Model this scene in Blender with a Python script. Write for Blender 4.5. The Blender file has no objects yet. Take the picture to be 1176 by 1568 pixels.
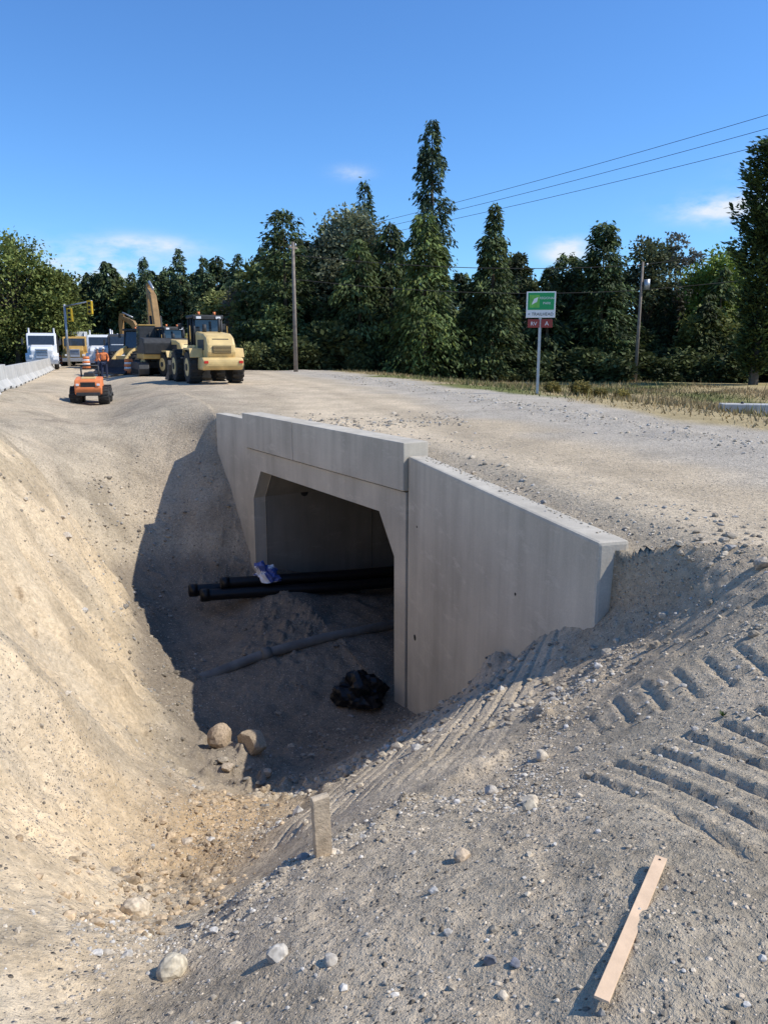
import bpy, bmesh, math, numpy as np
from mathutils import Vector, Matrix
rad=math.radians
S=bpy.context.scene
rng=np.random.default_rng(7)
D=bpy.data
def link(o):
    S.collection.objects.link(o); return o
# ------------------------------------------------------------------ noise
_T=np.random.default_rng(3).uniform(-1,1,(256,256))
def vn(x,y,o=0):
    x=x+o*17.3; y=y+o*31.7
    xi=np.floor(x).astype(int); yi=np.floor(y).astype(int)
    fx=x-xi; fy=y-yi
    fx=fx*fx*(3-2*fx); fy=fy*fy*(3-2*fy)
    a=_T[xi%256,yi%256]; b=_T[(xi+1)%256,yi%256]; c=_T[xi%256,(yi+1)%256]; d=_T[(xi+1)%256,(yi+1)%256]
    return (a*(1-fx)+b*fx)*(1-fy)+(c*(1-fx)+d*fx)*fy
def fbm(x,y,o=0,n=3):
    r=0;a=1.
    for i in range(n):
        r=r+a*vn(x*2**i,y*2**i,o+i*3); a*=.5
    return r
def ss(a,b,x):
    t=np.clip((x-a)/(b-a),0,1); return t*t*(3-2*t)
# ------------------------------------------------------------------ materials
def newmat(name):
    m=D.materials.new(name); m.use_nodes=True
    nt=m.node_tree; b=nt.nodes['Principled BSDF']
    return m,nt,b
def N(nt,t,**k):
    n=nt.nodes.new(t)
    for a,v in k.items():
        if a in n.inputs.keys(): n.inputs[a].default_value=v
        else: setattr(n,a,v)
    return n
def ramp(nt,fac,stops):
    r=nt.nodes.new('ShaderNodeValToRGB'); e=r.color_ramp.elements
    while len(e)<len(stops): e.new(.5)
    for i,(p,c) in enumerate(stops):
        e[i].position=p; e[i].color=(c,c,c,1) if not hasattr(c,'__len__') else (*c,1)
    nt.links.new(fac,r.inputs[0]); return r.outputs[0]
def math_(nt,op,a,b=None,c=None):
    n=nt.nodes.new('ShaderNodeMath'); n.operation=op
    for i,v in enumerate((a,b,c)):
        if v is None: continue
        if isinstance(v,(int,float)): n.inputs[i].default_value=v
        else: nt.links.new(v,n.inputs[i])
    return n.outputs[0]
def mul(nt,col,fac):
    n=nt.nodes.new('ShaderNodeVectorMath'); n.operation='SCALE'
    if isinstance(col,tuple): n.inputs[0].default_value=col
    else: nt.links.new(col,n.inputs[0])
    if isinstance(fac,(int,float)): n.inputs['Scale'].default_value=fac
    else: nt.links.new(fac,n.inputs['Scale'])
    return n.outputs[0]
def noise(nt,vec,scale,detail=4,rough=.55):
    n=N(nt,'ShaderNodeTexNoise'); n.inputs['Scale'].default_value=scale; n.inputs['Detail'].default_value=detail; n.inputs['Roughness'].default_value=rough
    if vec is not None: nt.links.new(vec,n.inputs['Vector'])
    return n.outputs[0]
def simple(name,col,rough=.6,metal=0,var=.25,scale=6,bump=0.0,spec=.3):
    m,nt,b=newmat(name)
    pos=N(nt,'ShaderNodeTexCoord').outputs['Object']
    f=noise(nt,pos,scale,3)
    f=ramp(nt,f,[(.3,1-var),(.7,1+var*.6)])
    v=mul(nt,tuple(col),f); nt.links.new(v,b.inputs['Base Color'])
    b.inputs['Roughness'].default_value=rough; b.inputs['Metallic'].default_value=metal
    b.inputs['Specular IOR Level'].default_value=spec
    if bump:
        bp=N(nt,'ShaderNodeBump'); bp.inputs['Strength'].default_value=bump; bp.inputs['Distance'].default_value=.02
        nt.links.new(noise(nt,pos,scale*5,4),bp.inputs['Height']); nt.links.new(bp.outputs[0],b.inputs['Normal'])
    return m
def ground_mat(name='dirt_gravel'):
    m,nt,b=newmat(name); L=nt.links
    pos=N(nt,'ShaderNodeNewGeometry').outputs['Position']
    base=N(nt,'ShaderNodeAttribute',attribute_name='Col')
    peb=N(nt,'ShaderNodeAttribute',attribute_name='peb').outputs['Fac']
    n1=ramp(nt,noise(nt,pos,.9,5,.6),[(.3,.82),(.7,1.14)])
    ns=noise(nt,pos,16,5,.72)
    n2=ramp(nt,ns,[(.25,.64),(.75,1.30)])
    c=mul(nt,base.outputs['Color'],n1); c=mul(nt,c,n2)
    pt=ramp(nt,noise(nt,pos,1.9,2),[(.35,0.5),(.65,1.2)])
    pm=math_(nt,'MULTIPLY',pt,peb)
    def layer(scale,mlo,mhi,c,thr):
        vo=N(nt,'ShaderNodeTexVoronoi'); vo.inputs['Scale'].default_value=scale; L.new(pos,vo.inputs['Vector'])
        se=N(nt,'ShaderNodeSeparateColor'); L.new(vo.outputs['Color'],se.inputs[0])
        val=ramp(nt,se.outputs[0],[(0,mlo),(.6,1.0),(1,mhi)])
        sel=math_(nt,'LESS_THAN',se.outputs[1],math_(nt,'MULTIPLY',pm,thr))
        ins=math_(nt,'LESS_THAN',vo.outputs['Distance'],.42)
        mk=math_(nt,'MULTIPLY',sel,ins)
        mx=N(nt,'ShaderNodeMix',data_type='RGBA'); L.new(mk,mx.inputs[0]); L.new(c,mx.inputs[6])
        L.new(mul(nt,(.48,.40,.305),val),mx.inputs[7])
        h=math_(nt,'MULTIPLY',mk,math_(nt,'SUBTRACT',.45,vo.outputs['Distance']))
        return mx.outputs[2],math_(nt,'DIVIDE',h,scale)
    c,h1=layer(80,.4,1.6,c,.55)
    c,h2=layer(34,.4,1.55,c,.34)
    L.new(c,b.inputs['Base Color'])
    b.inputs['Roughness'].default_value=.95; b.inputs['Specular IOR Level'].default_value=.04
    h=math_(nt,'MULTIPLY',math_(nt,'ADD',h1,h2),1.7)
    h=math_(nt,'MULTIPLY_ADD',ns,.036,h)
    bp=N(nt,'ShaderNodeBump'); bp.inputs['Strength'].default_value=1.0; bp.inputs['Distance'].default_value=1.0
    L.new(h,bp.inputs['Height']); L.new(bp.outputs[0],b.inputs['Normal'])
    return m
M_ground=ground_mat()
def attr_mat(name,rough=.9,transl=0,scale=3):
    m,nt,b=newmat(name); L=nt.links
    a=N(nt,'ShaderNodeAttribute',attribute_name='Col')
    pos=N(nt,'ShaderNodeNewGeometry').outputs['Position']
    f=ramp(nt,noise(nt,pos,scale,1),[(.3,.7),(.7,1.25)])
    c=mul(nt,a.outputs['Color'],f); L.new(c,b.inputs['Base Color'])
    b.inputs['Roughness'].default_value=rough; b.inputs['Specular IOR Level'].default_value=.2
    if transl:
        t=N(nt,'ShaderNodeBsdfTranslucent'); L.new(c,t.inputs[0])
        mx=N(nt,'ShaderNodeMixShader'); mx.inputs[0].default_value=transl
        L.new(b.outputs[0],mx.inputs[1]); L.new(t.outputs[0],mx.inputs[2])
        L.new(mx.outputs[0],nt.nodes['Material Output'].inputs[0])
    return m
M_leaf=attr_mat('foliage',.7,.2,.6)
M_stone=attr_mat('stone',.9,0,40)
M_grass=attr_mat('grass_blades',.8,0,.5)
M_bark=simple('bark',(.12,.095,.07),.9)
def concrete(name,col,dirt=.5):
    m,nt,b=newmat(name); L=nt.links
    pos=N(nt,'ShaderNodeTexCoord').outputs['Object']
    mp=N(nt,'ShaderNodeMapping'); mp.inputs['Scale'].default_value=(3,3,.25); L.new(pos,mp.inputs[0])
    f1=ramp(nt,noise(nt,pos,.9,4),[(.3,.82),(.7,1.07)])
    f2=ramp(nt,noise(nt,mp.outputs[0],1.2,4,.65),[(.35,.89),(.6,1.04)])
    f3=ramp(nt,noise(nt,pos,60,2),[(.3,.93),(.7,1.05)])
    c=mul(nt,mul(nt,mul(nt,tuple(col),f1),f2),f3)
    mp2=N(nt,'ShaderNodeMapping'); mp2.inputs['Scale'].default_value=(1,1,3.2); mp2.inputs['Rotation'].default_value=(.2,.1,.4); L.new(pos,mp2.inputs[0])
    sc=ramp(nt,noise(nt,mp2.outputs[0],1.6,6,.75),[(.56,0),(.65,dirt)])
    mx=N(nt,'ShaderNodeMix',data_type='RGBA'); L.new(sc,mx.inputs[0]); L.new(c,mx.inputs[6]); mx.inputs[7].default_value=(.60,.54,.44,1)
    L.new(mx.outputs[2],b.inputs['Base Color']); b.inputs['Roughness'].default_value=.85; b.inputs['Specular IOR Level'].default_value=.2
    bp=N(nt,'ShaderNodeBump'); bp.inputs['Strength'].default_value=.25; bp.inputs['Distance'].default_value=.01
    L.new(noise(nt,pos,35,4),bp.inputs['Height']); L.new(bp.outputs[0],b.inputs['Normal'])
    return m
M_conc=concrete('precast_concrete',(.52,.465,.375))
M_conc3=concrete('barrel_concrete_shaded',(.26,.235,.195),.1)  # portal concrete darkened: the barrel's interior shade is put into the colour
M_conc2=concrete('barrier_concrete',(.50,.485,.45))
M_black=simple('black_rubber',(.03,.028,.025),.75,var=.3)
M_plastic=simple('black_plastic',(.010,.010,.011),.4)
M_yel=simple('machine_yellow',(.50,.31,.09),.5,var=.25,scale=2)
M_tan=simple('machine_tan_yellow',(.66,.47,.20),.45,var=.2,scale=2)
M_boom=simple('backlit_boom',(.34,.20,.08),.6,var=.3,scale=2)  # brownish dark: the boom's backlit tone is painted into its colour
M_org=simple('machine_orange',(.80,.24,.08),.5,var=.2,scale=3)
M_dark=simple('dark_steel',(.05,.05,.05),.6,metal=.2)
M_glass=simple('dark_glass',(.03,.04,.05),.08,spec=.8)
M_white=simple('white_paint',(.75,.75,.74),.4,var=.08)
M_steel=simple('galvanised_steel',(.45,.46,.47),.45,metal=.6,var=.15)
M_green=simple('sign_green',(.02,.30,.10),.5,var=.06)
M_red=simple('sign_red_brown',(.28,.05,.04),.5,var=.1)
M_redlamp=simple('red_lens',(.55,.03,.02),.3,var=.1)
M_wood=simple('grey_wood',(.50,.40,.28),.85,scale=14,var=.35,bump=.3)
M_lath=simple('pale_lath_wood',(.72,.51,.33),.8,scale=10,var=.15,bump=.1)
M_pole=simple('pole_wood',(.24,.20,.165),.9,scale=4,var=.3)
M_blue=simple('blue_siding',(.22,.30,.38),.7)
M_roof=simple('roof_shingle',(.12,.11,.11),.9)
# ------------------------------------------------------------------ mesh helpers
def mesh_np(name,V,F,mats,col=None,midx=None,smooth=False,extra=None):
    me=D.meshes.new(name); V=np.asarray(V,dtype=np.float32); F=np.asarray(F,dtype=np.int32); k=F.shape[1]
    me.vertices.add(len(V)); me.vertices.foreach_set('co',V.ravel())
    me.loops.add(F.size); me.loops.foreach_set('vertex_index',F.ravel())
    me.polygons.add(len(F)); me.polygons.foreach_set('loop_start',np.arange(0,F.size,k,dtype=np.int32))
    me.polygons.foreach_set('loop_total',np.full(len(F),k,dtype=np.int32))
    for m in mats: me.materials.append(m)
    if midx is not None: me.polygons.foreach_set('material_index',np.asarray(midx,dtype=np.int32))
    me.polygons.foreach_set('use_smooth',np.full(len(F),smooth))
    me.update(calc_edges=True)
    if col is not None:
        a=me.color_attributes.new('Col','FLOAT_COLOR','POINT')
        c=np.ones((len(V),4),dtype=np.float32); c[:,:3]=col; a.data.foreach_set('color',c.ravel())
    if extra:
        for n,v in extra.items():
            a=me.attributes.new(n,'FLOAT','POINT'); a.data.foreach_set('value',np.asarray(v,dtype=np.float32))
    o=D.objects.new(name,me); return link(o)
def empty(name,loc=(0,0,0),rz=0,sc=1):
    e=D.objects.new(name,None); e.location=loc; e.rotation_euler=(0,0,rz); e.scale=(sc,)*3; e.empty_display_size=.3
    return link(e)
def fin(bm,name,mat,parent,bevel=0,smooth=False,loc=(0,0,0),rot=(0,0,0)):
    if bevel: bmesh.ops.bevel(bm,geom=list(bm.edges),offset=bevel,segments=2,affect='EDGES',profile=.6,clamp_overlap=True)
    bmesh.ops.recalc_face_normals(bm,faces=bm.faces)
    me=D.meshes.new(name); bm.to_mesh(me); bm.free(); me.materials.append(mat)
    if smooth:
        for p in me.polygons: p.use_smooth=True
    o=D.objects.new(name,me); o.location=loc; o.rotation_euler=rot
    if parent: o.parent=parent
    return link(o)
def box(p,name,loc,size,mat,bevel=.02,rot=(0,0,0)):
    bm=bmesh.new(); bmesh.ops.create_cube(bm,size=1)
    bmesh.ops.scale(bm,vec=size,verts=bm.verts)
    return fin(bm,name,mat,p,bevel,loc=loc,rot=rot)
def cyl(p,name,a,b,r,mat,r2=None,seg=20,bevel=0):
    a=Vector(a); b=Vector(b); d=b-a
    bm=bmesh.new(); bmesh.ops.create_cone(bm,cap_ends=True,segments=seg,radius1=r,radius2=r if r2 is None else r2,depth=d.length)
    if bevel: bmesh.ops.bevel(bm,geom=[e for e in bm.edges if len([f for f in e.link_faces if len(f.verts)>4])],offset=bevel,segments=2,affect='EDGES')
    M=Matrix.Translation((a+b)/2)@d.to_track_quat('Z','Y').to_matrix().to_4x4()
    bmesh.ops.transform(bm,matrix=M,verts=bm.verts)
    o=fin(bm,name,mat,p)
    for f in o.data.polygons: f.use_smooth=len(f.vertices)<=4
    return o
def extr(p,name,prof,x0,x1,mat,bevel=.02,loc=(0,0,0),rot=(0,0,0)):
    """profile in (y,z), extruded along x"""
    bm=bmesh.new(); A=[bm.verts.new((x0,y,z)) for y,z in prof]; B=[bm.verts.new((x1,y,z)) for y,z in prof]
    bm.faces.new(A); bm.faces.new(B[::-1]); n=len(prof)
    for i in range(n): bm.faces.new((A[i],B[i],B[(i+1)%n],A[(i+1)%n]))
    return fin(bm,name,mat,p,bevel,loc=loc,rot=rot)
# ------------------------------------------------------------------ wall frame
A=np.array([.36,12.5]); e=np.array([-.527,.85]); nb=np.array([.85,.527]); LW=6.95
E=np.array([1.97,6.94]); ew=(E-A)/np.linalg.norm(E-A); nw=np.array([-ew[1],ew[0]]); LE=np.linalg.norm(E-A)
if nw[0]<0: nw=-nw
Bp=A+e*LW; LC=2.2; C=Bp+e*LC
off=.2
PL=[(E+nw*.19,A+nb*off,nw),(A+nb*off,Bp+nb*off,nb),(Bp+nb*off,C+nb*off,nb)]
# ------------------------------------------------------------------ terrain
ctrl=np.array([
(0,0,-.15),(2,0,-.08),(3,3,-.1),(-1,0,-.55),(-2,0,-.7),(-3.2,1,-.7),(1.5,1.2,-.15),(2.45,4.6,-.42),(2.95,5.7,-.22),(4.5,5,-.1),(4,7,-.2),(3.2,8,-.2),
(2.2,6.5,-.95),(2.55,7.0,-.5),(2.4,5.9,-.7),(2.9,6.7,-.3),
(-4,3,-.5),(-6,5,-.3),(-8,9,-.3),(0,-4,-.1),(5,-3,-.1),(-6,-3,-.4),
(.78,2.14,-.32),(.35,3.04,-.75),(-.316,3.54,-1.08),(.35,2.18,-.5),(-.42,2.6,-.9),(-.91,2.83,-1.2),(-1.17,2.37,-1.0),(-1.6,2.5,-.85),
(1.04,4.65,-1.2),(-1.45,4.0,-1.85),(1.33,3.72,-.68),(1.29,2.4,-.27),(1.87,5.0,-.8),
(1.97,6.94,-1.15),(1.5,8.4,-2.1),(1.04,10.15,-3.3),(.73,7.0,-1.92),(.06,5.37,-1.75),(-1.57,5.3,-2.6),(-1.13,7.14,-3.1),(-1.8,8.07,-3.6),
(0,12.2,-4.8),(-.8,11.5,-4.7),(-1.5,13,-4.5),(-2.8,16.5,-4.15),(-3.4,17.8,-4.0),(-2.6,14,-4.3),(-1.2,9.5,-4.15),(0,10,-3.85),
(-2.6,9.8,-3.95),(-3.9,12.2,-4.05),(-6.0,16.8,-3.6),(-4.9,14.6,-3.9),
(-2.12,3.77,-1.2),(-3.2,6.07,-1.0),(-2.6,5.7,-2.0),(-4.74,9.25,-.7),(-4.77,11,-2.4),(-3.6,8.2,-2.1),(-6.5,14.4,-.7),(-6.1,11.5,-.4),(-7.4,14.7,-.4),(-7.0,16.8,-2.2),
(-7.4,19.4,-1.3),(-9,24.8,-.9),(-10.7,29,-.6),(-9.4,19,-.35),(-11,24,-.3),(-12.5,28,-.1),(-8.4,17,-.4),
(-6.2,21,-.9),(-5.3,22,-.15),(-7.5,26,-.1),(-10.0,33,0),(-4.6,20.2,-1.3),(-4.0,19.0,-2.7),(-3.45,18.1,-4.0),(-5.57,20,-1.9),(-5.0,18.5,-3.2),
(-12,15,-.15),(-14,22,-.05),(-14,35,0),(-12,5,-.2)])
def Kf(r2): return .5*r2*np.log(r2+1e-9)
def fit(c,lam=.02):
    n=len(c); d2=((c[:,None,:2]-c[None,:,:2])**2).sum(-1)
    K=Kf(d2)+lam*np.eye(n); P=np.c_[np.ones(n),c[:,:2]]
    Mx=np.block([[K,P],[P.T,np.zeros((3,3))]])
    return np.linalg.solve(Mx,np.r_[c[:,2],0,0,0])
W_=fit(ctrl)
def Ffront(x,y):
    sh=x.shape; x=x.ravel(); y=y.ravel(); out=np.empty(len(x)); n=len(ctrl)
    for i in range(0,len(x),40000):
        a=x[i:i+40000];b=y[i:i+40000]
        r2=(a[:,None]-ctrl[:,0])**2+(b[:,None]-ctrl[:,1])**2
        out[i:i+40000]=Kf(r2)@W_[:n]+W_[n]+W_[n+1]*a+W_[n+2]*b
    return out.reshape(sh)
def wallinfo(x,y):
    best=np.full(x.shape,1e9); sd=np.zeros(x.shape); endw=np.full(x.shape,-1.)
    for k,(p,q,n) in enumerate(PL):
        d=q-p; L=np.hypot(*d); u=d/L
        t=(x-p[0])*u[0]+(y-p[1])*u[1]; tc=np.clip(t,0,L)
        dx=x-(p[0]+u[0]*tc); dy=y-(p[1]+u[1]*tc); dist=np.hypot(dx,dy)
        s=dx*n[0]+dy*n[1]
        better=dist<best-1e-9
        ew_=np.full(x.shape,-1.)
        if k==0:
            m=t<0; ang=np.degrees(np.arctan2(s,-(t))); ew_=np.where(m,ss(5,75,ang),-1.)
        if k==2:
            m=t>L; ang=np.degrees(np.arctan2(s,(t-L))); ew_=np.where(m,ss(-30,50,ang),-1.)
        best=np.where(better,dist,best); sd=np.where(better,s,sd); endw=np.where(better,ew_,endw)
    return best,sd,endw
def dverge(x,y): return (x-6.5)*.96+(y-13)*.279
BAR=np.array([(-8.2,12),(-13.5,27),(-21,48),(-32,78),(-50,120),(-120,280)],float)
def dbar(x,y):
    bx=np.interp(y,BAR[:,1],BAR[:,0]); return bx-x
RID=np.array([(2.0,6.2),(1.3,5.55),(.35,4.6),(-.22,4.05),(-.75,3.3)])
def ridged(x,y):
    b=np.full(x.shape,1e9)
    for p,q in zip(RID[:-1],RID[1:]):
        d=q-p; t=np.clip(((x-p[0])*d[0]+(y-p[1])*d[1])/(d@d),0,1); b=np.minimum(b,np.hypot(x-p[0]-d[0]*t,y-p[1]-d[1]*t))
    return b
def height(x,y,detail=True):
    x=np.asarray(x,float); y=np.asarray(y,float)
    best,sd,endw=wallinfo(x,y)
    dv=dverge(x,y)
    R=-.36+.14*ss(.25,.9,best)+.2*ss(2,13,best)
    cl=(np.abs(x+2)<45)&(np.abs(y-12)<45)
    F=np.zeros_like(x); F[cl]=Ffront(x[cl],y[cl])
    F=F+.36*np.exp(-((x+1.95)**2+(y-9.55)**2)/.28)+.30*np.exp(-((x-1.3)**2+(y-8.7)**2)/.05)
    w=np.where(endw>=0,endw,(sd>0).astype(float))
    H=F*(1-w)+R*w
    r=np.hypot(x+2,y-12)
    dit=x-(-.37*y)
    G=-.02-.55*np.exp(-(dit/1.3)**2)*(1-ss(32,60,y))*ss(10,20,y)
    wf=ss(19,29,r)*(1-w)+w
    Gb=np.where(w>.5,R,G)
    H=H*(1-wf)+wf*(Gb*1.0)
    H=np.where(r>29,np.where(w>.5,R,G),H)
    H=H-.85*ss(1.5,13,dv)*(y>-50)+.06*np.exp(-((dv+.1)/.5)**2)*ss(6,10,y)
    if detail:
        near=1-ss(25,60,np.hypot(x,y))
        fr=(1-w)*(r<26)
        slope=ss(.3,2.5,-H)
        rgd=ridged(x,y); us=x*.92-y*.38; vs=x*.38+y*.92
        smooth_=ss(-3.3,-2.9,us)*(1-ss(-1.35,-1.0,us))*ss(4.3,4.9,y)*(1-ss(10,11,y))*fr
        trk=ss(.7,1.2,x)*(1-ss(5.0,5.4,y))*fr
        am=.012+.05*fr*slope+.012*fr
        H=H+am*near*(fbm(x*.9,y*.9,1,3))
        H=H+near*(.006+.024*fr*(.4+slope))*(1-.7*smooth_)*(1-.7*trk)*fbm(x*3.3,y*3.3,5,3)
        nn=1-ss(9,16,np.hypot(x,y))
        H=H+nn*fr*.010*(1-.6*smooth_)*(1-.6*trk)*fbm(x*14,y*14,9,2)
        patch=ss(.0,.6,fbm(x*.6,y*.6,21,2))
        cl2=np.maximum(0,vn(x*6,y*6,31)-.35)+.6*np.maximum(0,vn(x*13,y*13,32)-.3)
        H=H+near*fr*(.12*slope+.03)*cl2*patch*(1-smooth_)*(1-.9*trk)
        rg_=np.exp(-(rgd/.16)**2)*fr
        H=H+rg_*(.04+.06*np.maximum(0,fbm(x*5,y*5,33,3)))
        lb=ss(-1.6,-2.4,x-( -.22*(y-4)))*fr*(1-ss(15,20,y))
        H=H+lb*(.07*vn(x*.7+y*.15,y*2.2,41)+.05*vn(x*1.5+y*.4,y*5,44)+.025*vn(x*4,y*13,45)+.02*fbm(x*7,y*7,46,2))
        H=H-lb*.12*np.maximum(0,vn(x*1.5,y*2.4,47)-.25)
        H=H-lb*.10*ss(.35,.5,vn(x*.8+.5*y,y*.9,48))*ss(-.2,.3,vn(x*3,y*3,49))
        def bars(u,v,sp,u0,u1,v0,v1,amp,o,lo=.66,hi=.9):
            wob=.010*vn(v*1.2,u*.3,o)
            ph=np.abs(((u+wob)/sp)%1-.5)*2
            g=ss(lo,hi,ph)-.45*ss(.25,.5,ph)*(1-ss(.5,.68,ph))
            mk=ss(u0,u0+.1,u)*(1-ss(u1-.1,u1,u))*ss(v0,v0+.1,v)*(1-ss(v1-.1,v1,v))
            br=.35+.65*ss(-.6,-.1,vn(u/sp*.5,v*.9,o+2))
            return -amp*g*mk*br
        H=H+bars(x+.10*y,y+.05*x,.19,1.45,4.0,2.4,4.15,.030,51)
        H=H+bars(x+.10*y,y,.19,1.3,3.8,1.15,2.0,.027,55)
        H=H+bars(x-.1*y,y+.3*x,.19,.9,2.1,5.0,5.75,.020,58)
        H=H+bars(us,vs,.15,-3.0,-1.1,4.6,8.8,.022,61,.6,.92)
    return H,w,sd,endw,best,dv,r
def hz(x,y):
    return height(np.atleast_1d(float(x)),np.atleast_1d(float(y)))[0][0]
def geo(a,b,s0,f):
    o=[a]; s=s0
    while (o[-1]<b if b>a else o[-1]>b):
        s*=f; o.append(o[-1]+(s if b>a else -s))
    return o
xs=sorted(set(geo(-14,-1600,.1,1.22)+list(np.arange(-13.92,-4.5,.07))+list(np.arange(-4.5,3.5,.023))+list(np.arange(3.5,9,.08))+geo(9,1600,.1,1.2)))
ys=sorted(set(geo(1.0,-200,.15,1.35)+list(np.arange(1.03,9,.028))+list(np.arange(9,22,.055))+list(np.arange(22,45,.2))+geo(45,2500,.25,1.15)))
xs=np.array(xs); ys=np.array(ys)
X,Y=np.meshgrid(xs,ys); nx,ny=len(xs),len(ys)
H,w,sd,endw,best,dv,r=height(X,Y)
def terrain_color(X,Y,H,w,dv,r):
    gray=np.array([.475,.395,.285]); tan=np.array([.68,.53,.345]); org=np.array([.50,.34,.18]); road=np.array([.66,.53,.365]); crush=np.array([.49,.43,.345])
    grs=np.array([.17,.18,.065]); dry=np.array([.42,.33,.18]); asp=np.array([.055,.055,.055])
    def mx(c,n,m): return c*(1-m[...,None])+n*m[...,None]
    c=np.broadcast_to(gray,X.shape+(3,)).copy()
    big=fbm(X*.35,Y*.35,70,3)
    fr=(1-w)*(r<27)
    c=mx(c,np.array([.53,.43,.305]),ss(-.3,.5,fbm(X*.7,Y*.7,73,3))*fr)
    lb=ss(-.9,-1.5,X+.30*(Y-3.2)*(Y<12)+.34*(Y-3.2)*(Y>=12))*fr*(1-ss(15,18,Y))
    c=mx(c,tan,(lb*(.9+.1*big)).clip(0,1))
    c=mx(c,gray*1.2,lb*ss(.3,.9,fbm(X*.9,Y*1.6,75,3))*.6)
    c=c*(1-.24*ss(.1,.8,fbm(X*1.7,Y*1.7,76,3))*fr)[...,None]
    cen=np.exp(-(((X+1.45)/.6)**2+((Y-6.5)/1.6)**2))*fr
    c=mx(c,org,np.clip(cen*1.3,0,1)*.8*ss(-.8,.1,fbm(X*1.3,Y*1.3,77,3)))
    nwz=np.exp(-(best/1.8)**2)*fr*(H>-3)*.5
    c=mx(c,np.array([.42,.32,.215]),nwz)
    pit_shade=ss(-3.3,-3.9,H+.25*big)*fr
    c=mx(c,np.array([.23,.19,.145]),pit_shade*.92)  # deepens the pit's shade by darkening the soil colour with depth
    rd=np.maximum(w,(r>=27)*1.)
    along=vn(X*.5*.96+Y*.5*.28,(Y*.96-X*.28)*.06,80)
    c=mx(c,road,rd*ss(-1.0,.1,along+.3*big)*ss(.3,1.8,best))
    c=c*(1-.20*rd*ss(.1,.6,vn(X*1.1*.96+Y*1.1*.28,(Y*.96-X*.28)*.08,84)))[...,None]
    c=mx(c,np.array([.33,.26,.19]),rd*np.exp(-(((X+7)/3)**2+((Y-26)/5)**2))*.7*ss(-.3,.4,fbm(X*.8,Y*.5,86,3)))
    edge=rd*ss(-3.0,-1.2,dv+.8*big)
    c=mx(c,crush,edge)
    gm=ss(1.2,2.4,dv+.9*big)*(Y>-60)
    gs=ss(-.2,.9,fbm(X*.25,Y*.25,90,3))[...,None]
    gcol=dry*(1-gs)+grs*gs
    c=c*(1-gm[...,None])+gcol*gm[...,None]
    db=dbar(X,Y); am=(db>.6)*(db<13)*(Y>0)
    c=mx(c,asp,am*1.)
    far=((db>=13)|(r>150))*1.
    c=mx(c,grs*.7,far)
    peb=np.clip(.85+.3*big-.62*lb-.25*rd,0.05,1)
    peb=peb*(1-gm)*(1-am)*(1-far)
    us=X*.92-Y*.38; sm=ss(-3.2,-2.8,us)*(1-ss(-1.3,-.9,us))*ss(4.3,4.9,Y)*(Y<9.5)*fr*(1-pit_shade)
    c=mx(c,np.array([.55,.455,.335]),sm*.7)
    tr=ss(1.0,1.5,X)*(Y<5.2)*fr
    peb=peb*(1-.75*sm)*(1-.5*tr)*(1-.5*pit_shade)
    return c,peb
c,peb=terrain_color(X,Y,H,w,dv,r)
idx=np.arange(nx*ny).reshape(ny,nx)
q=np.stack([idx[:-1,:-1],idx[:-1,1:],idx[1:,1:],idx[1:,:-1]],-1).reshape(-1,4)
xc=(X[:-1,:-1]+X[1:,1:])/2; yc=(Y[:-1,:-1]+Y[1:,1:])/2
b2,s2,e2=wallinfo(xc,yc)
keep=~((b2<.10)&(e2<0)).ravel()
sg=(sd>0)&(endw<0); fr_=(sd<=0)&(endw<0)
cr=(sg[:-1,:-1]|sg[:-1,1:]|sg[1:,1:]|sg[1:,:-1])&(fr_[:-1,:-1]|fr_[:-1,1:]|fr_[1:,1:]|fr_[1:,:-1])
keep&=~(cr&(b2<.3)).ravel()
q=q[keep]
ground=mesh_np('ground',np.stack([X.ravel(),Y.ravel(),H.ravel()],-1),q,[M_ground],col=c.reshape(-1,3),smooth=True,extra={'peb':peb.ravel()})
# ------------------------------------------------------------------ culvert
def W3(t,d,z):
    p=A+e*t+nb*d; return (p[0],p[1],z)
culv=empty('concrete_box_culvert')
def solid(name,pts_front,d0,d1,mat,bevel=.012,fn=W3):
    bm=bmesh.new(); a=[bm.verts.new(fn(t,d0,z)) for t,z in pts_front]; b=[bm.verts.new(fn(t,d1,z)) for t,z in pts_front]
    n=len(a); bm.faces.new(a); bm.faces.new(b[::-1])
    for i in range(n): bm.faces.new((a[i],b[i],b[(i+1)%n],a[(i+1)%n]))
    return fin(bm,name,mat,culv,bevel)
lg=.34; zt=-1.28; hw=.5; hh=.72; zb=-5.6
ring=[(0,zb),(0,-.83),(LW,-.83),(LW,zb),(LW-lg,zb),(LW-lg,zt-hh),(LW-lg-hw,zt),(lg+hw,zt),(lg,zt-hh),(lg,zb)]
solid('portal_frame',ring,0,.30,M_conc,.012)
nseg=5
for i in range(nseg):
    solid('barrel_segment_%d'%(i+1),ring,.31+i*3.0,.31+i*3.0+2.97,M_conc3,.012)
solid('barrel_end_cap',[(0,zb),(0,-.83),(LW,-.83),(LW,zb)],15.6,15.8,M_conc3,0)  # added unseen cap, closes the far end so the barrel stays dark
solid('parapet_panel_1',[(-.03,-.80),(-.03,0),(4.20,0),(4.20,-.80)],-.07,.42,M_conc,.015)
solid('parapet_panel_2',[(4.215,-.80),(4.215,0),(LW+.03,0),(LW+.03,-.80)],-.07,.42,M_conc,.015)
def WW(t,d,z):
    p=A+nw*.03+ew*t+nw*d; return (p[0],p[1],z)
solid('wing_wall_near',[(.02,zb),(.02,-.22),(LE,-.27),(LE,zb)],0,.33,M_conc,.035,WW)
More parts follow.
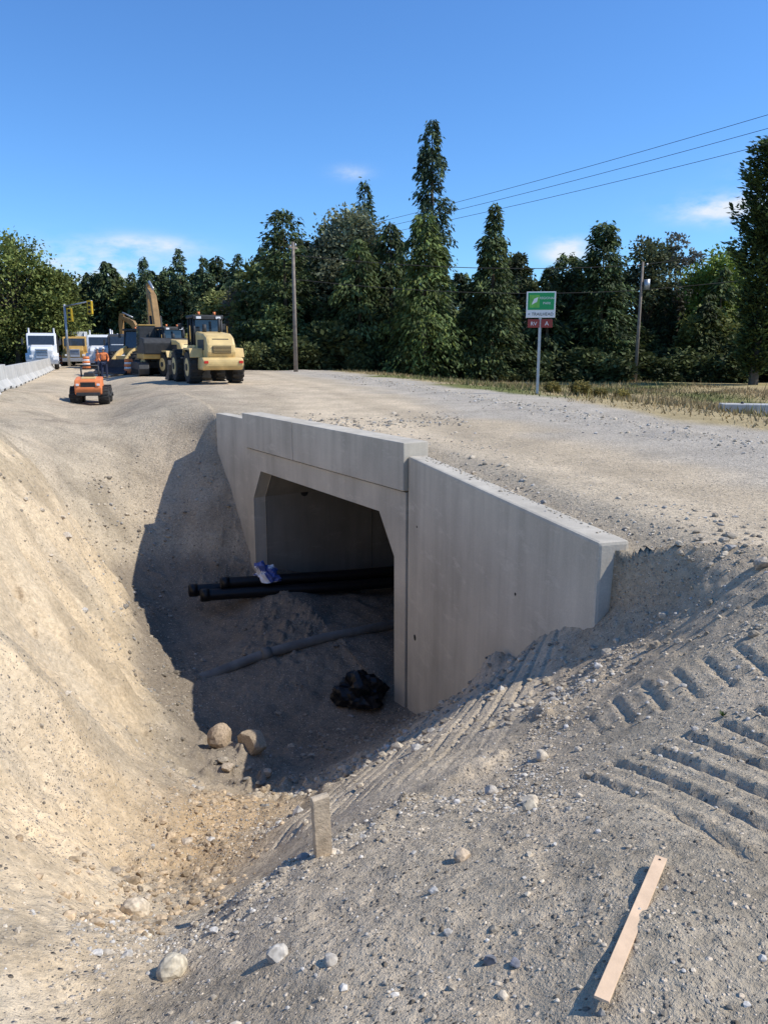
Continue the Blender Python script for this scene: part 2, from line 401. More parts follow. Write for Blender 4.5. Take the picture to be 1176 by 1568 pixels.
solid('wing_wall_far',[(LW+.02,zb),(LW+.02,-.16),(LW+LC,-.16),(LW+LC,zb)],.06,.36,M_conc,.015)
for i,(a,b,rr) in enumerate([(W3(LW-lg-.005,1.35,-2.0),W3(LW-lg+.06,1.35,-2.0),.10),(WW(.45,-.006,-3.2),WW(.45,.05,-3.2),.05),(WW(.5,-.006,-1.3),WW(.5,.05,-1.3),.018),(WW(4.1,-.006,-1.3),WW(4.1,.05,-1.3),.018)]):
    cyl(culv,'lifting_hole_%d'%(i+1),a,b,rr,M_black)
tg=np.linspace(.30,LW-.30,90); dg=np.r_[np.linspace(0,3,45),np.linspace(3.2,15.6,50)]
T_,D_=np.meshgrid(tg,dg)
px=A[0]+e[0]*T_+nb[0]*D_; py=A[1]+e[1]*T_+nb[1]*D_
fx=A[0]+e[0]*T_+nb[0]*np.minimum(D_,.05); fy=A[1]+e[1]*T_+nb[1]*np.minimum(D_,.05)
zf=Ffront(fx,fy); zf=zf*(1-ss(0,3,D_))+(-4.35)*ss(0,3,D_)+.05*fbm(px,py,1,3)+.03*fbm(px*3.3,py*3.3,5,3)
ii=np.arange(T_.size).reshape(T_.shape)
qf=np.stack([ii[:-1,:-1],ii[:-1,1:],ii[1:,1:],ii[1:,:-1]],-1).reshape(-1,4)
mesh_np('culvert_floor_ground',np.stack([px.ravel(),py.ravel(),zf.ravel()-.01],-1),qf,[M_ground],col=np.tile([.215,.18,.14],(T_.size,1)),smooth=True,extra={'peb':np.full(T_.size,.35)})  # dark soil colour carries the painted pit shade on into the barrel
# ------------------------------------------------------------------ stones
def ico(sub):
    bm=bmesh.new(); bmesh.ops.create_icosphere(bm,subdivisions=sub,radius=1); V=np.array([v.co[:] for v in bm.verts]); F=np.array([[v.index for v in f.verts] for f in bm.faces]); bm.free(); return V,F
I1=ico(1); I2=ico(2); I3=ico(3)
def stones(name,P,Rr,ic,cols,flat=.65,sink=.25,rough=.22,lift=.35):
    V,F=ic; n=len(P); nv=len(V)
    sc=rng.uniform(.7,1.25,(n,1,3)); sc[:,:,2]*=flat
    jit=1+rough*rng.normal(size=(n,nv,1))*.6
    v=V[None]*jit*sc
    for k in range(5):
        d=rng.normal(size=(n,1,3)); d/=np.linalg.norm(d,axis=-1,keepdims=True)
        pr=(v*d).sum(-1,keepdims=True); lim=rng.uniform(.5,.8,(n,1,1))
        v=v-d*np.maximum(0,pr-lim)
    a=rng.uniform(0,6.28,n); ca,sa=np.cos(a)[:,None],np.sin(a)[:,None]
    x=v[...,0]*ca-v[...,1]*sa; y=v[...,0]*sa+v[...,1]*ca
    v=np.stack([x,y,v[...,2]],-1)*Rr[:,None,None]
    v=v+P[:,None,:]; v[...,2]+=(Rr*(flat*(1-sink*2)))[:,None]*lift
    f=(F[None]+np.arange(n)[:,None,None]*nv).reshape(-1,3)
    col=np.repeat(cols,nv,0)
    return mesh_np(name,v.reshape(-1,3),f,[M_stone],col=col,smooth=False)
def stonecols(n,warm=.6):
    b=rng.uniform(.24,.62,(n,1)); t=rng.uniform(0,1,(n,1))
    return b*np.where(t<warm,np.array([[1.06,.90,.68]]),np.array([[1.0,.93,.82]]))
def scatter(n,x0,x1,y0,y1,dens):
    x=rng.uniform(x0,x1,n); y=rng.uniform(y0,y1,n)
    k=rng.uniform(0,1,n)<dens(x,y); x=x[k];y=y[k]
    Hh,w_,sd_,en_,be_,_,_=height(x,y)
    k=be_>.28; return np.stack([x[k],y[k],Hh[k]],-1)
def dn(x,y):
    p=ss(-.25,.5,fbm(x*.8,y*.8,101,3))
    return (.10+.90*p)
def zone(x,y):
    us=x*.92-y*.38; sm=((us>-3.1)&(us<-1.0)&(y>4.4)&(y<11)); lb=(x+.30*(y-3.2))< -1.5
    tr=(x>1.0)&(y<5)
    return np.clip(dn(x,y)+.8*np.exp(-(ridged(x,y)/.25)**2),0,1)*np.where(sm,.08,1)*np.where(lb,.10,1)*np.where(tr,.2,1)
P=scatter(52000,-3.2,3.4,1.2,6.4,zone); Rr=np.clip(rng.lognormal(-4.95,.42,len(P)),.003,.022)
stones('gravel',P,Rr,I1,stonecols(len(P)))
P=scatter(2400,-3.2,3.6,1.3,8.5,zone); Rr=np.clip(rng.lognormal(-4.1,.42,len(P)),.01,.045)
stones('gravel',P,Rr,I2,stonecols(len(P)))
def pit(x,y):
    return dn(x*.7,y*.7)*np.where((x+.35*(y-3.2))<-1.9,.2,1)
P=scatter(8000,-7.5,2,5.5,21,pit); Rr=np.clip(rng.lognormal(-3.7,.5,len(P)),.01,.09)
stones('rubble',P,Rr,I1,stonecols(len(P),.8)*.85*np.where(P[:,2:]<-3.5,.7,1))  # deep stones darkened too, following the shade painted on the pit floor
n=620; yy=rng.uniform(3.3,7.8,n); xx=-1.5+rng.normal(0,.28,n)-.05*(yy-5); P=np.stack([xx,yy,height(xx,yy)[0]],-1)
Rr=np.clip(rng.lognormal(-3.9,.42,n),.01,.05); stones('rubble',P,Rr,I2,stonecols(n,.9)*np.array([[.90,.80,.68]]))
n=420; xx=rng.normal(3.1,.7,n); yy=rng.normal(6.2,.8,n)-.3*(xx-3); hh_=height(xx,yy); k=hh_[4]>.3
P=np.stack([xx,yy,hh_[0]],-1)[k]; Rr=np.clip(rng.lognormal(-4.0,.5,len(P)),.01,.06); stones('rubble',P,Rr,I2,stonecols(len(P),.9)*.8)
def rd(x,y):
    return .25+.75*ss(0,.5,fbm(x*.5,y*.5,120,3))
P=scatter(15000,.5,10,6.5,22,rd); wi=wallinfo(P[:,0],P[:,1]); P=P[(wi[1]>0)&((wi[0]<2.2)|(rng.uniform(0,1,len(P))<.3))]
Rr=np.clip(rng.lognormal(-4.8,.35,len(P)),.004,.022); stones('road_gravel',P,Rr,I1,stonecols(len(P)))
n=1800; t=rng.uniform(-6,34,n); o=rng.normal(0,.5,n)
xx=6.5-.279*t+.96*o; yy=13+.96*t+.279*o; P=np.stack([xx,yy,height(xx,yy)[0]],-1)
Rr=np.clip(rng.lognormal(-3.8,.4,n),.012,.06); stones('road_gravel',P,Rr,I1,stonecols(n))
n=260; tt=rng.beta(1.2,1.6,n)*LE; dd=.33-np.abs(rng.normal(0,.09,n)); px_=A[0]+nw[0]*(.03+dd)+ew[0]*tt; py_=A[1]+nw[1]*(.03+dd)+ew[1]*tt
k=(dd>.04); P=np.stack([px_,py_,-.222-.05*tt/LE],-1)[k]; stones('spilled_soil',P,np.clip(rng.lognormal(-4.4,.4,len(P)),.006,.03),I1,stonecols(len(P),.9)*.8,.6,0)
for (x,y,s,cc,fl) in [(-1.52,4.1,.105,(.56,.47,.35),.75),(-.91,2.83,.075,(.52,.45,.33),.8),(-.42,2.6,.045,(.54,.49,.41),.8),(-2.25,9.7,.21,(.38,.29,.20),.75),(-1.78,9.5,.22,(.36,.28,.19),.75),
    (1.04,4.65,.055,(.55,.47,.36),.8),(.35,3.04,.04,(.55,.43,.3),.8),(.65,4.23,.05,(.46,.41,.34),.7),(.74,3.5,.045,(.46,.40,.3),.8),(.35,2.18,.025,(.21,.21,.22),.8),(.42,2.12,.018,(.2,.2,.22),.8),
    (3.0,5.9,.08,(.38,.32,.25),.8),(3.3,5.8,.1,(.3,.25,.2),.8),(3.1,6.4,.08,(.32,.27,.22),.8),(-.2,2.45,.03,(.46,.41,.34),.8),(1.9,4.9,.04,(.44,.39,.32),.7),(-5.6,13.2,.1,(.55,.47,.37),.7),(-2.0,8.9,.09,(.42,.34,.25),.7),(-1.5,9.0,.08,(.42,.34,.25),.7)]:
    stones('rock',np.array([[x,y,hz(x,y)]]),np.array([s]),I3,np.array([cc]),fl,.1,.05,.6)
def weed(name,x,y,s):
    V=[];F=[];Cc=[];z=hz(x,y)
    for i in range(14):
        a=rng.uniform(0,6.28); l=s*rng.uniform(.5,1.1); up=rng.uniform(.4,1.3)
        d=np.array([math.cos(a),math.sin(a),up]); d/=np.linalg.norm(d); sdv=np.array([-math.sin(a),math.cos(a),0])*s*.12
        b=np.array([x,y,z]); k=len(V); V+= [b,b+d*l*.5+sdv,b+d*l,b+d*l*.5-sdv]; F.append([k,k+1,k+2,k+3]); Cc+=[(.05,.08,.025)]*4
    mesh_np(name,V,F,[M_leaf],col=np.array(Cc))
weed('weed',1.93,4.05,.05)
# ------------------------------------------------------------------ stake, lath
sx,sy=-.316,3.54; sz=hz(sx,sy)
st=empty('wooden_stake',(sx,sy,sz),rad(28))
extr(st,'post',[(-.02,-.3),(-.02,.345),(-.004,.353),(.02,.348),(.02,-.3)],-.045,.045,M_wood,.003,rot=(rad(2),rad(-3),0))
box(st,'saw_kerf',(.0,-.0215,.33),(.06,.002,.004),M_dark,0)
def top(x,y): return max(hz(x+a,y+b) for a in(-.02,0,.02) for b in(-.02,0,.02))
pa,pb=np.array([1.0,2.46]),np.array([.60,1.80])
tt=np.linspace(0,1,11); zs=np.array([top(*(pa+(pb-pa)*t)) for t in tt])
s_,i_=np.polyfit(tt,zs,1); lift=(zs-(i_+s_*tt)).max()
la=Vector((*pa,i_+lift*.35+.002)); lb_=Vector((*pb,i_+s_+lift*.35+.002)); d=lb_-la
lo=empty('wood_lath',(la+lb_)/2)
o=box(lo,'board',(0,0,0),(.042,d.length,.009),M_lath,.0015)
qx=d.normalized(); lo.rotation_mode='QUATERNION'; lo.rotation_quaternion=qx.to_track_quat('Y','Z')
cyl(lo,'nail_head',(0,-d.length*.47,.004),(0,-d.length*.47,.007),.004,M_dark,seg=8)
# ------------------------------------------------------------------ pipes & bags in the pit
def gz(t,d):
    p=A+e*t+nb*min(d,.05); f=Ffront(np.array([p[0]]),np.array([p[1]]))[0]; s=float(ss(0,3,np.array(d)))
    return f*(1-s)-4.35*s
def gany(x,y):
    p=np.array([x,y])-A; t=p@e; d=p@nb
    return gz(t,d) if (d>0 and 0<t<LW) else hz(x,y)
def pipe(name,pts,r,mat):
    cu=D.curves.new(name,'CURVE'); cu.dimensions='3D'; cu.bevel_depth=r; cu.bevel_resolution=6; cu.use_fill_caps=False
    sp=cu.splines.new('POLY'); sp.points.add(len(pts)-1)
    for i,p in enumerate(pts): sp.points[i].co=(*p,1)
    cu.materials.append(mat); return link(D.objects.new(name,cu))
for (x0,y0,x1,y1,r_,zo) in [(-4.35,16.7,2.2,18.9,.13,.05),(-4.0,16.35,2.4,18.45,.13,.05),(-3.6,16.6,2.3,18.7,.12,.27)]:
    z0=max(hz(x0,y0),-4.05)+r_+zo; z1=-4.2+r_+zo
    pp=empty('black_drain_pipe')
    pr=pipe('tube',[(x0,y0,z0),((x0+x1)/2,(y0+y1)/2,(z0+z1)/2-.03),(x1,y1,z1)],r_,M_plastic); pr.parent=pp
    dd=Vector((x1-x0,y1-y0,z1-z0)).normalized(); a=Vector((x0,y0,z0))
    k=cyl(pp,'end_collar',a-dd*.06,a+dd*.12,r_*1.12,M_plastic)
    cyl(pp,'bore',a-dd*.075,a-dd*.055,r_*.92,M_black)
M_gpipe=simple('dusty_pipe',(.17,.165,.15),.6,var=.4,scale=3)
pp=empty('grey_drain_pipe')
pts=[(-3.4,13.2),(-2.3,13.9),(-1.2,14.6),(.2,15.5),(1.6,16.4)]
pr=pipe('tube',[(x,y,gany(x,y)+(.045 if i else -.1)) for i,(x,y) in enumerate(pts)],.10,M_gpipe); pr.parent=pp
cyl(pp,'end_collar',(-2.36,13.86,gany(-2.3,13.9)+.045),(-2.2,13.97,gany(-2.3,13.9)+.045),.125,M_gpipe)
def lump(name,loc,s,mats,seed,amp=.35):
    V,F=ico(4); r0=np.random.default_rng(seed); o=r0.uniform(0,50)
    nrm=vn(V[:,0]*2+V[:,2]*1.3+o,V[:,1]*2+V[:,2]*2.1,3)+.5*vn(V[:,0]*5+V[:,2]*4+o,V[:,1]*5-V[:,2]*4,5)+.3*np.abs(vn(V[:,0]*10+o,V[:,1]*10+V[:,2]*8,8))
    v=V*(1+amp*nrm[:,None]); v=v*np.array(s); v[:,2]=np.maximum(v[:,2],-.3*s[2])
    fi=(vn(V[F[:,0],0]*1.5+o,V[F[:,0],2]*2)>.15).astype(int) if len(mats)>1 else np.zeros(len(F))
    return mesh_np(name,v+np.array(loc),F,mats,midx=fi,smooth=False)
lump('black_plastic_sheeting',(-.42,12.78,hz(-.42,12.78)+.1),(.40,.32,.33),[M_plastic],2)
M_bagw=simple('white_bag',(.7,.7,.72),.6); M_bagb=simple('blue_bag',(.08,.12,.35),.5)
lump('plastic_bag',(-2.72,17.0,-3.62),(.28,.25,.26),[M_bagw,M_bagb],5,.5)
# ------------------------------------------------------------------ barriers
def barrier(p,q,name='jersey_barrier'):
    p=np.array(p);q=np.array(q); d=q-p; L=np.hypot(*d); a=math.atan2(d[1],d[0])
    m=(p+q)/2; g=empty(name,(m[0],m[1],hz(*m)-.02),a-math.pi/2)
    prof=[(-.3,0),(-.3,.08),(-.12,.33),(-.08,.86),(.08,.86),(.12,.33),(.3,.08),(.3,0)]
    o=extr(g,'concrete_body',prof,-L/2+.03,L/2-.03,M_conc2,.015); o.rotation_euler=(0,0,math.pi/2)
    for s in (-1,1): box(g,'drain_slot_%d'%(s+2),(.285,s*L/4,.04),(.05,.5,.07),M_dark,0)
s=0; L=3.8
acc=np.r_[0,np.cumsum(np.hypot(*np.diff(BAR,axis=0).T))]
while s<95:
    f=lambda q:(np.interp(q,acc,BAR[:,0]),np.interp(q,acc,BAR[:,1]))
    if f(s)[1]>18: barrier(f(s),f(s+L))
    s+=L
g=empty('concrete_block',(11.0,22.9,hz(11.0,22.9)),rad(-12))
extr(g,'block',[(-.3,0),(-.28,.34),(.28,.34),(.3,0)],-1.0,1.6,M_conc2,.03); cyl(g,'lifting_eye',(-.4,0,.34),(-.4,0,.40),.04,M_dark,seg=10)
# ------------------------------------------------------------------ vehicles
def wheel(g,n,x,y,r,wd,hub=M_tan,lug=True):
    s=1 if x>0 else -1
    cyl(g,n+'_tyre',(x-wd/2,y,r),(x+wd/2,y,r),r,M_black,seg=28,bevel=r*.12)
    cyl(g,n+'_rim',(x+s*(wd/2-.05),y,r),(x+s*(wd/2+.015),y,r),r*.52,hub,seg=20)
    cyl(g,n+'_hub',(x+s*(wd/2),y,r),(x+s*(wd/2+.06),y,r),r*.2,M_dark,seg=12)
    if lug:
        bm=bmesh.new()
        for i in range(18):
            a=i/18*6.283
            M=Matrix.Translation((x,y,r))@Matrix.Rotation(a,4,'X')@Matrix.Translation((0,0,r*1.0))@Matrix.Diagonal((wd*.95,r*.14,r*.07,1))
            bmesh.ops.create_cube(bm,size=1,matrix=M)
        fin(bm,n+'_lugs',M_black,g)
def loader(x,y,rz,body=M_tan,sc=1.0):
    g=empty('wheel_loader',(x,y,hz(x,y)-.03),rz,sc)
    for n,(wx,wy) in {'wheel_rl':(-1.05,-1.5),'wheel_rr':(1.05,-1.5),'wheel_fl':(-1.05,1.75),'wheel_fr':(1.05,1.75)}.items(): wheel(g,n,wx,wy,.86,.6)
    extr(g,'engine_hood',[(-3.1,1.25),(-3.25,1.6),(-3.2,1.95),(-2.95,2.3),(-2.4,2.5),(-.7,2.62),(-.7,1.1)],-.70,.70,body,.13)
    extr(g,'counterweight',[(-3.3,.75),(-3.5,.95),(-3.5,1.25),(-3.3,1.35),(-2.4,1.35),(-2.2,.75)],-1.0,1.0,body,.10)
    box(g,'rear_frame',(0,-1.4,1.0),(1.2,3.0,.5),M_dark,.03)
    box(g,'radiator_grille',(0,-3.24,1.72),(.9,.06,.36),M_dark,.01,rot=(rad(6),0,0))
    for i in range(5): box(g,'grille_slat_%d'%i,(0,-3.285,1.6+i*.065),(.86,.02,.02),body,0,rot=(rad(6),0,0))
    box(g,'hood_stripe',(0,-2.98,2.18),(.8,.12,.05),M_dark,.01,rot=(rad(-45),0,0))
    for s in(-1,1):
        box(g,'tail_lamp_%d'%(s+2),(s*.85,-3.52,1.13),(.2,.04,.12),M_redlamp,.01)
        extr(g,'rear_fender_%d'%(s+2),[(-2.35,1.35),(-2.2,1.78),(-.8,1.82),(-.55,1.5),(-.55,1.42),(-.85,1.74),(-2.15,1.70),(-2.28,1.33)],s*1.35,s*.72,body,.01)
        box(g,'side_vent_%d'%(s+2),(s*.705,-1.9,1.95),(.03,1.3,.5),M_dark,.01)
        box(g,'handrail_%d'%(s+2),(s*.95,-.75,2.5),(.04,.04,.8),M_yel,0)
        extr(g,'lift_arm_%d'%(s+2),[(.7,1.9),(.9,2.15),(2.0,1.7),(3.3,.75),(3.2,.45),(1.9,1.3)],s*.55-.09,s*.55+.09,body,.02)
        box(g,'mirror_%d'%(s+2),(s*1.15,.7,2.9),(.2,.06,.3),M_dark,.02)
        box(g,'step_%d'%(s+2),(s*1.1,-.1,1.3),(.4,.6,.06),M_dark,.01)
    box(g,'cab_base',(0,.05,1.55),(1.5,1.5,.8),body,.05)
    extr(g,'cab_glass',[(-.62,1.95),(-.55,3.25),(.6,3.25),(.85,1.95)],-.66,.66,M_glass,.03)
    for sx_ in(-1,1):
        for (y0,y1) in((-.66,-.57),(.86,.62),(.05,.05)): cyl(g,'cab_post',(sx_*.7,y0,1.93),(sx_*.7,y1,3.3),.06,M_dark,seg=8)
    box(g,'cab_roof',(0,.05,3.36),(1.6,1.55,.16),M_dark,.05); box(g,'roof_visor',(0,-.74,3.30),(1.5,.1,.16),M_dark,.02)
    for s in(-.5,.5): box(g,'work_lamp',(s,-.80,3.30),(.25,.04,.12),M_white,.01)
    cyl(g,'beacon',(.4,-.4,3.43),(.4,-.4,3.6),.07,M_org,seg=12); cyl(g,'beacon_b',(-.4,-.4,3.43),(-.4,-.4,3.6),.07,M_org,seg=12)
    cyl(g,'exhaust_stack',(.35,-1.5,2.5),(.35,-1.5,3.25),.07,M_dark,seg=12)
    cyl(g,'air_intake',(-.35,-1.3,2.5),(-.35,-1.3,2.95),.11,M_dark,seg=12)
    extr(g,'bucket',[(3.1,.15),(3.0,.9),(3.2,1.15),(3.35,.55),(4.3,.12),(4.3,.05),(3.2,.05)],-1.4,1.4,M_dark,.02)
    box(g,'front_frame',(0,1.6,1.1),(1.1,1.6,.6),body,.04)
    return g
loader(-7.95,35.2,rad(26),M_tan,.86)
loader(-15.6,50,rad(165),M_tan,.8)
loader(-12.2,45,rad(40),M_tan,.8)
def excavator(x,y,rz,body=M_yel,sc=1.0):
    g=empty('excavator',(x,y,hz(x,y)-.03),rz,sc)
    for s in(-1,1):
        extr(g,'track_%d'%(s+2),[(-1.9,.15),(-2.05,.45),(-1.85,.8),(1.85,.8),(2.05,.45),(1.9,.15),(1.5,0),(-1.5,0)],s*1.25-.28,s*1.25+.28,M_dark,.03)
        for i in range(7): cyl(g,'roller_%d_%d'%(s+2,i),(s*1.54,-1.4+i*.47,.28),(s*1.56,-1.4+i*.47,.28),.14,M_black,seg=10)
    box(g,'undercarriage',(0,0,.65),(1.9,1.6,.4),M_dark,.05)
    cyl(g,'slew_ring',(0,0,.8),(0,0,1.0),.7,M_dark)
    box(g,'deck',(0,-.5,1.15),(2.5,3.1,.3),body,.05)
    extr(g,'engine_housing',[(-2.2,1.25),(-2.3,1.9),(-2.05,2.15),(-.6,2.2),(-.5,1.3)],-1.25,1.25,M_dark,.08)
    box(g,'engine_grille',(1.26,-1.4,1.7),(.03,.9,.5),M_dark,.01)
    extr(g,'cab',[(-.45,1.3),(-.4,2.85),(.7,2.85),(1.1,2.0),(1.1,1.3)],-1.22,-.3,M_dark,.05)
    extr(g,'cab_glass',[(-.3,1.9),(-.28,2.7),(.65,2.7),(1.0,1.98),(1.0,1.6)],-1.235,-.285,M_glass,.01)
    box(g,'cab_roof',(-.76,.15,2.9),(.95,1.15,.08),body,.03)
    extr(g,'boom',[(.5,1.5),(.4,1.8),(1.4,3.9),(2.0,4.75),(3.9,5.35),(4.0,5.1),(2.4,4.3),(1.9,3.6),(.85,1.5)],-.12,.22,M_boom,.03)
    extr(g,'stick',[(3.6,5.5),(4.1,5.55),(4.35,4.6),(4.1,2.3),(3.85,2.3),(3.75,4.6)],-.08,.2,M_boom,.02)
    extr(g,'bucket',[(3.8,2.4),(4.2,2.3),(4.3,1.8),(4.0,1.35),(3.4,1.4),(3.0,1.9),(3.15,1.95),(3.5,1.75),(3.75,1.9)],-.4,.6,M_dark,.02)
    for s in(-.22,.35): cyl(g,'boom_cylinder',(s,1.1,1.5),(s,1.9,3.5),.08,M_dark,seg=10)
    cyl(g,'stick_cylinder',(.08,2.2,5.1),(.08,3.75,5.65),.08,M_steel,seg=10)
    return g
excavator(-12.9,45.5,rad(24),sc=.98)
excavator(-21.5,72,rad(60),sc=.85)
def trench_roller(x,y,rz):
    g=empty('orange_compactor',(x,y,hz(x,y)-.02),rz)
    for i,(wx,wy) in enumerate([(-.48,-.45),(.48,-.45),(-.48,.5),(.48,.5)]): wheel(g,'drum_%d'%i,wx,wy,.34,.36,M_dark)
    extr(g,'rear_body',[(-.85,.40),(-.9,.62),(-.8,.92),(-.1,1.02),(-.1,.40)],-.46,.46,M_org,.05)
    extr(g,'front_body',[(0,.35),(0,.85),(.7,.8),(.85,.6),(.8,.35)],-.38,.38,M_org,.05)
    box(g,'rear_grille',(0,-.885,.74),(.5,.03,.2),M_dark,.01,rot=(rad(12),0,0))
    box(g,'top_panel',(0,-.45,.985),(.5,.4,.03),M_tan,.01,rot=(rad(8),0,0))
    box(g,'bumper',(0,-.93,.42),(.8,.08,.12),M_dark,.02)
    for s in(-1,1):
        box(g,'lamp_%d'%(s+2),(s*.35,-.9,.75),(.1,.04,.08),M_white,.01)
        cyl(g,'roll_bar_%d'%(s+2),(s*.3,.05,.9),(s*.3,.0,1.4),.03,M_dark,seg=8)
    cyl(g,'roll_bar_top',(-.3,0,1.4),(.3,0,1.4),.03,M_dark,seg=8)
    box(g,'seat',(0,-.2,1.07),(.35,.3,.2),M_dark,.04)
    return g
trench_roller(-10.75,28.6,rad(14))
def truck(name,x,y,rz,col,bed,bedcol,sc=1):
    g=empty(name,(x,y,hz(x,y)),rz,sc)
    for i,(wx,wy) in enumerate([(-1.0,-2.9),(1.0,-2.9),(-.95,1.6),(.95,1.6),(-.95,2.9),(.95,2.9)]): wheel(g,'wheel_%d'%i,wx,wy,.5,.35,M_steel,False)
    box(g,'chassis',(0,.2,.75),(1.0,7.2,.3),M_dark,.03)
    extr(g,'hood',[(-4.0,.75),(-4.1,1.5),(-3.9,1.75),(-2.1,1.95),(-2.1,.75)],-.8,.8,col,.08)
    box(g,'grille',(0,-4.08,1.25),(.9,.08,.75),M_steel,.03,rot=(rad(-6),0,0))
    for i in range(5): box(g,'grille_bar_%d'%i,(0,-4.13,.98+i*.13),(.8,.02,.04),M_dark,0,rot=(rad(-6),0,0))
    box(g,'bumper',(0,-4.2,.62),(2.3,.2,.35),M_steel,.04)
    extr(g,'cab',[(-2.2,.8),(-2.15,1.9),(-1.75,2.8),(-.4,2.9),(-.3,.8)],-1.1,1.1,col,.07)
    extr(g,'windshield',[(-2.19,1.95),(-1.86,2.66),(-1.7,2.66),(-2.0,1.95)],-.95,.95,M_glass,.01)
    for s in(-1,1):
        extr(g,'fender_%d'%(s+2),[(-3.6,.7),(-3.55,1.1),(-3.2,1.3),(-2.6,1.3),(-2.2,1.0),(-2.2,.7),(-2.35,.95),(-2.65,1.15),(-3.1,1.15),(-3.4,.95),(-3.45,.7)],s*.8,s*1.2,col,.01)
        extr(g,'side_window_%d'%(s+2),[(-1.95,2.0),(-1.65,2.6),(-.7,2.65),(-.7,2.0)],s*1.1,s*1.115,M_glass,0)
        box(g,'headlamp_%d'%(s+2),(s*.78,-4.05,1.05),(.26,.08,.2),M_white,.03)
        box(g,'mirror_%d'%(s+2),(s*1.4,-2.1,2.2),(.15,.1,.5),M_dark,.02)
        cyl(g,'exhaust_%d'%(s+2),(s*.95,-.15,1.2),(s*.95,-.15,3.3),.08,M_steel,seg=10)
    if bed=='dump': extr(g,'dump_bed',[(-.1,1.1),(-.5,2.7),(-.1,2.75),(.1,2.4),(3.9,2.4),(4.1,1.1)],-1.2,1.2,bedcol,.03)
    else: box(g,'cargo_box',(0,2.0,2.1),(2.4,4.2,2.5),bedcol,.04)
    return g
truck('dump_truck',-26.0,60,rad(22),M_white,'dump',M_dark,.92)
truck('dump_truck',-20.2,61,rad(17),M_dark,'dump',M_dark,.9)
truck('box_truck',-28.2,72,rad(20),M_yel,'box',M_white,.9)
truck('box_truck',-31.0,76,rad(20),M_white,'box',M_white,.95)
truck('dump_truck',-22.9,64,rad(17),M_white,'dump',M_tan,.9)
truck('dump_truck',-25.4,78,rad(17),M_yel,'dump',M_dark,.9)
def van(x,y,rz,col):
    g=empty('pickup_truck',(x,y,hz(x,y)),rz)
    for i,(wx,wy) in enumerate([(-.8,-1.7),(.8,-1.7),(-.8,1.7),(.8,1.7)]): wheel(g,'wheel_%d'%i,wx,wy,.38,.25,M_steel,False)
    extr(g,'body',[(-2.7,.45),(-2.75,.95),(-1.3,1.1),(-1.2,1.12),(2.7,1.15),(2.75,.5)],-.95,.95,col,.06)
    extr(g,'cabin',[(-1.3,1.1),(-.7,1.75),(.7,1.75),(.85,1.1)],-.85,.85,M_glass,.05)
    box(g,'roof',(0,0,1.77),(1.5,1.2,.06),col,.03); box(g,'grille',(0,-2.75,.75),(1.2,.05,.25),M_dark,.01)
    for s in(-1,1): box(g,'headlamp_%d'%(s+2),(s*.75,-2.74,.85),(.3,.05,.15),M_white,.02)
van(-34,86,rad(20),M_yel); van(-17.9,54,rad(18),M_white); van(-38,95,rad(20),M_white); van(-19.5,67,rad(18),M_red); van(-24.3,70,rad(18),M_steel)
def drum(x,y):
    g=empty('traffic_drum',(x,y,hz(x,y)))
    z=0
    for i,(m,h,r0) in enumerate([(M_black,.08,.36),(M_org,.26,.29),(M_white,.12,.275),(M_org,.16,.265),(M_white,.12,.25),(M_org,.2,.24)]):
        cyl(g,'band_%d'%i,(0,0,z),(0,0,z+h),r0,m,r2=r0-.012,seg=16); z+=h
for x,y in [(-15.3,47),(-22,58),(-29,70)]: drum(x,y)
def worker(x,y,rz):
    g=empty('construction_worker',(x,y,hz(x,y)),rz)
    def skin(name,pts,edges,rad_,mat):
        me=D.meshes.new(name); me.from_pydata(pts,edges,[]); o=D.objects.new(name,me); link(o); o.parent=g
        m=o.modifiers.new('skin','SKIN')
        for i,r_ in enumerate(rad_): me.skin_vertices[0].data[i].radius=(r_[0],r_[1]) if isinstance(r_,tuple) else (r_,r_)
        me.skin_vertices[0].data[0].use_root=True
        o.modifiers.new('sub','SUBSURF').levels=1; o.modifiers['sub'].render_levels=1
        me.materials.append(mat)
    skin('trousers',[(0,0,.95),(-.1,0,.88),(-.12,-.01,.5),(-.13,.02,.08),(-.13,-.12,.04),(.1,0,.88),(.12,.03,.5),(.13,.06,.08),(.13,-.08,.04)],[(0,1),(1,2),(2,3),(3,4),(0,5),(5,6),(6,7),(7,8)],[(.16,.12),.1,.075,.055,.05,.1,.075,.055,.05],simple('navy_cloth',(.04,.05,.09),.9))
    skin('hi_vis_vest',[(0,0,1.0),(0,0,1.25),(0,0,1.43),(-.2,0,1.42),(-.27,.0,1.15),(-.2,-.18,1.0),(.2,0,1.42),(.27,.0,1.15),(.22,-.16,.98)],[(0,1),(1,2),(2,3),(3,4),(4,5),(2,6),(6,7),(7,8)],[(.17,.12),(.18,.12),(.14,.1),.075,.055,.045,.075,.055,.045],M_org)
    skin('head',[(0,0,1.5),(0,-.01,1.62),(0,-.02,1.72)],[(0,1),(1,2)],[.05,.085,.08],simple('skin_tone',(.45,.28,.2),.6))
    cyl(g,'hard_hat',(0,0,1.70),(0,0,1.82),.13,M_white,r2=.07,seg=14)
worker(-16.6,46.5,rad(20)); worker(-17.3,47.5,rad(-60))
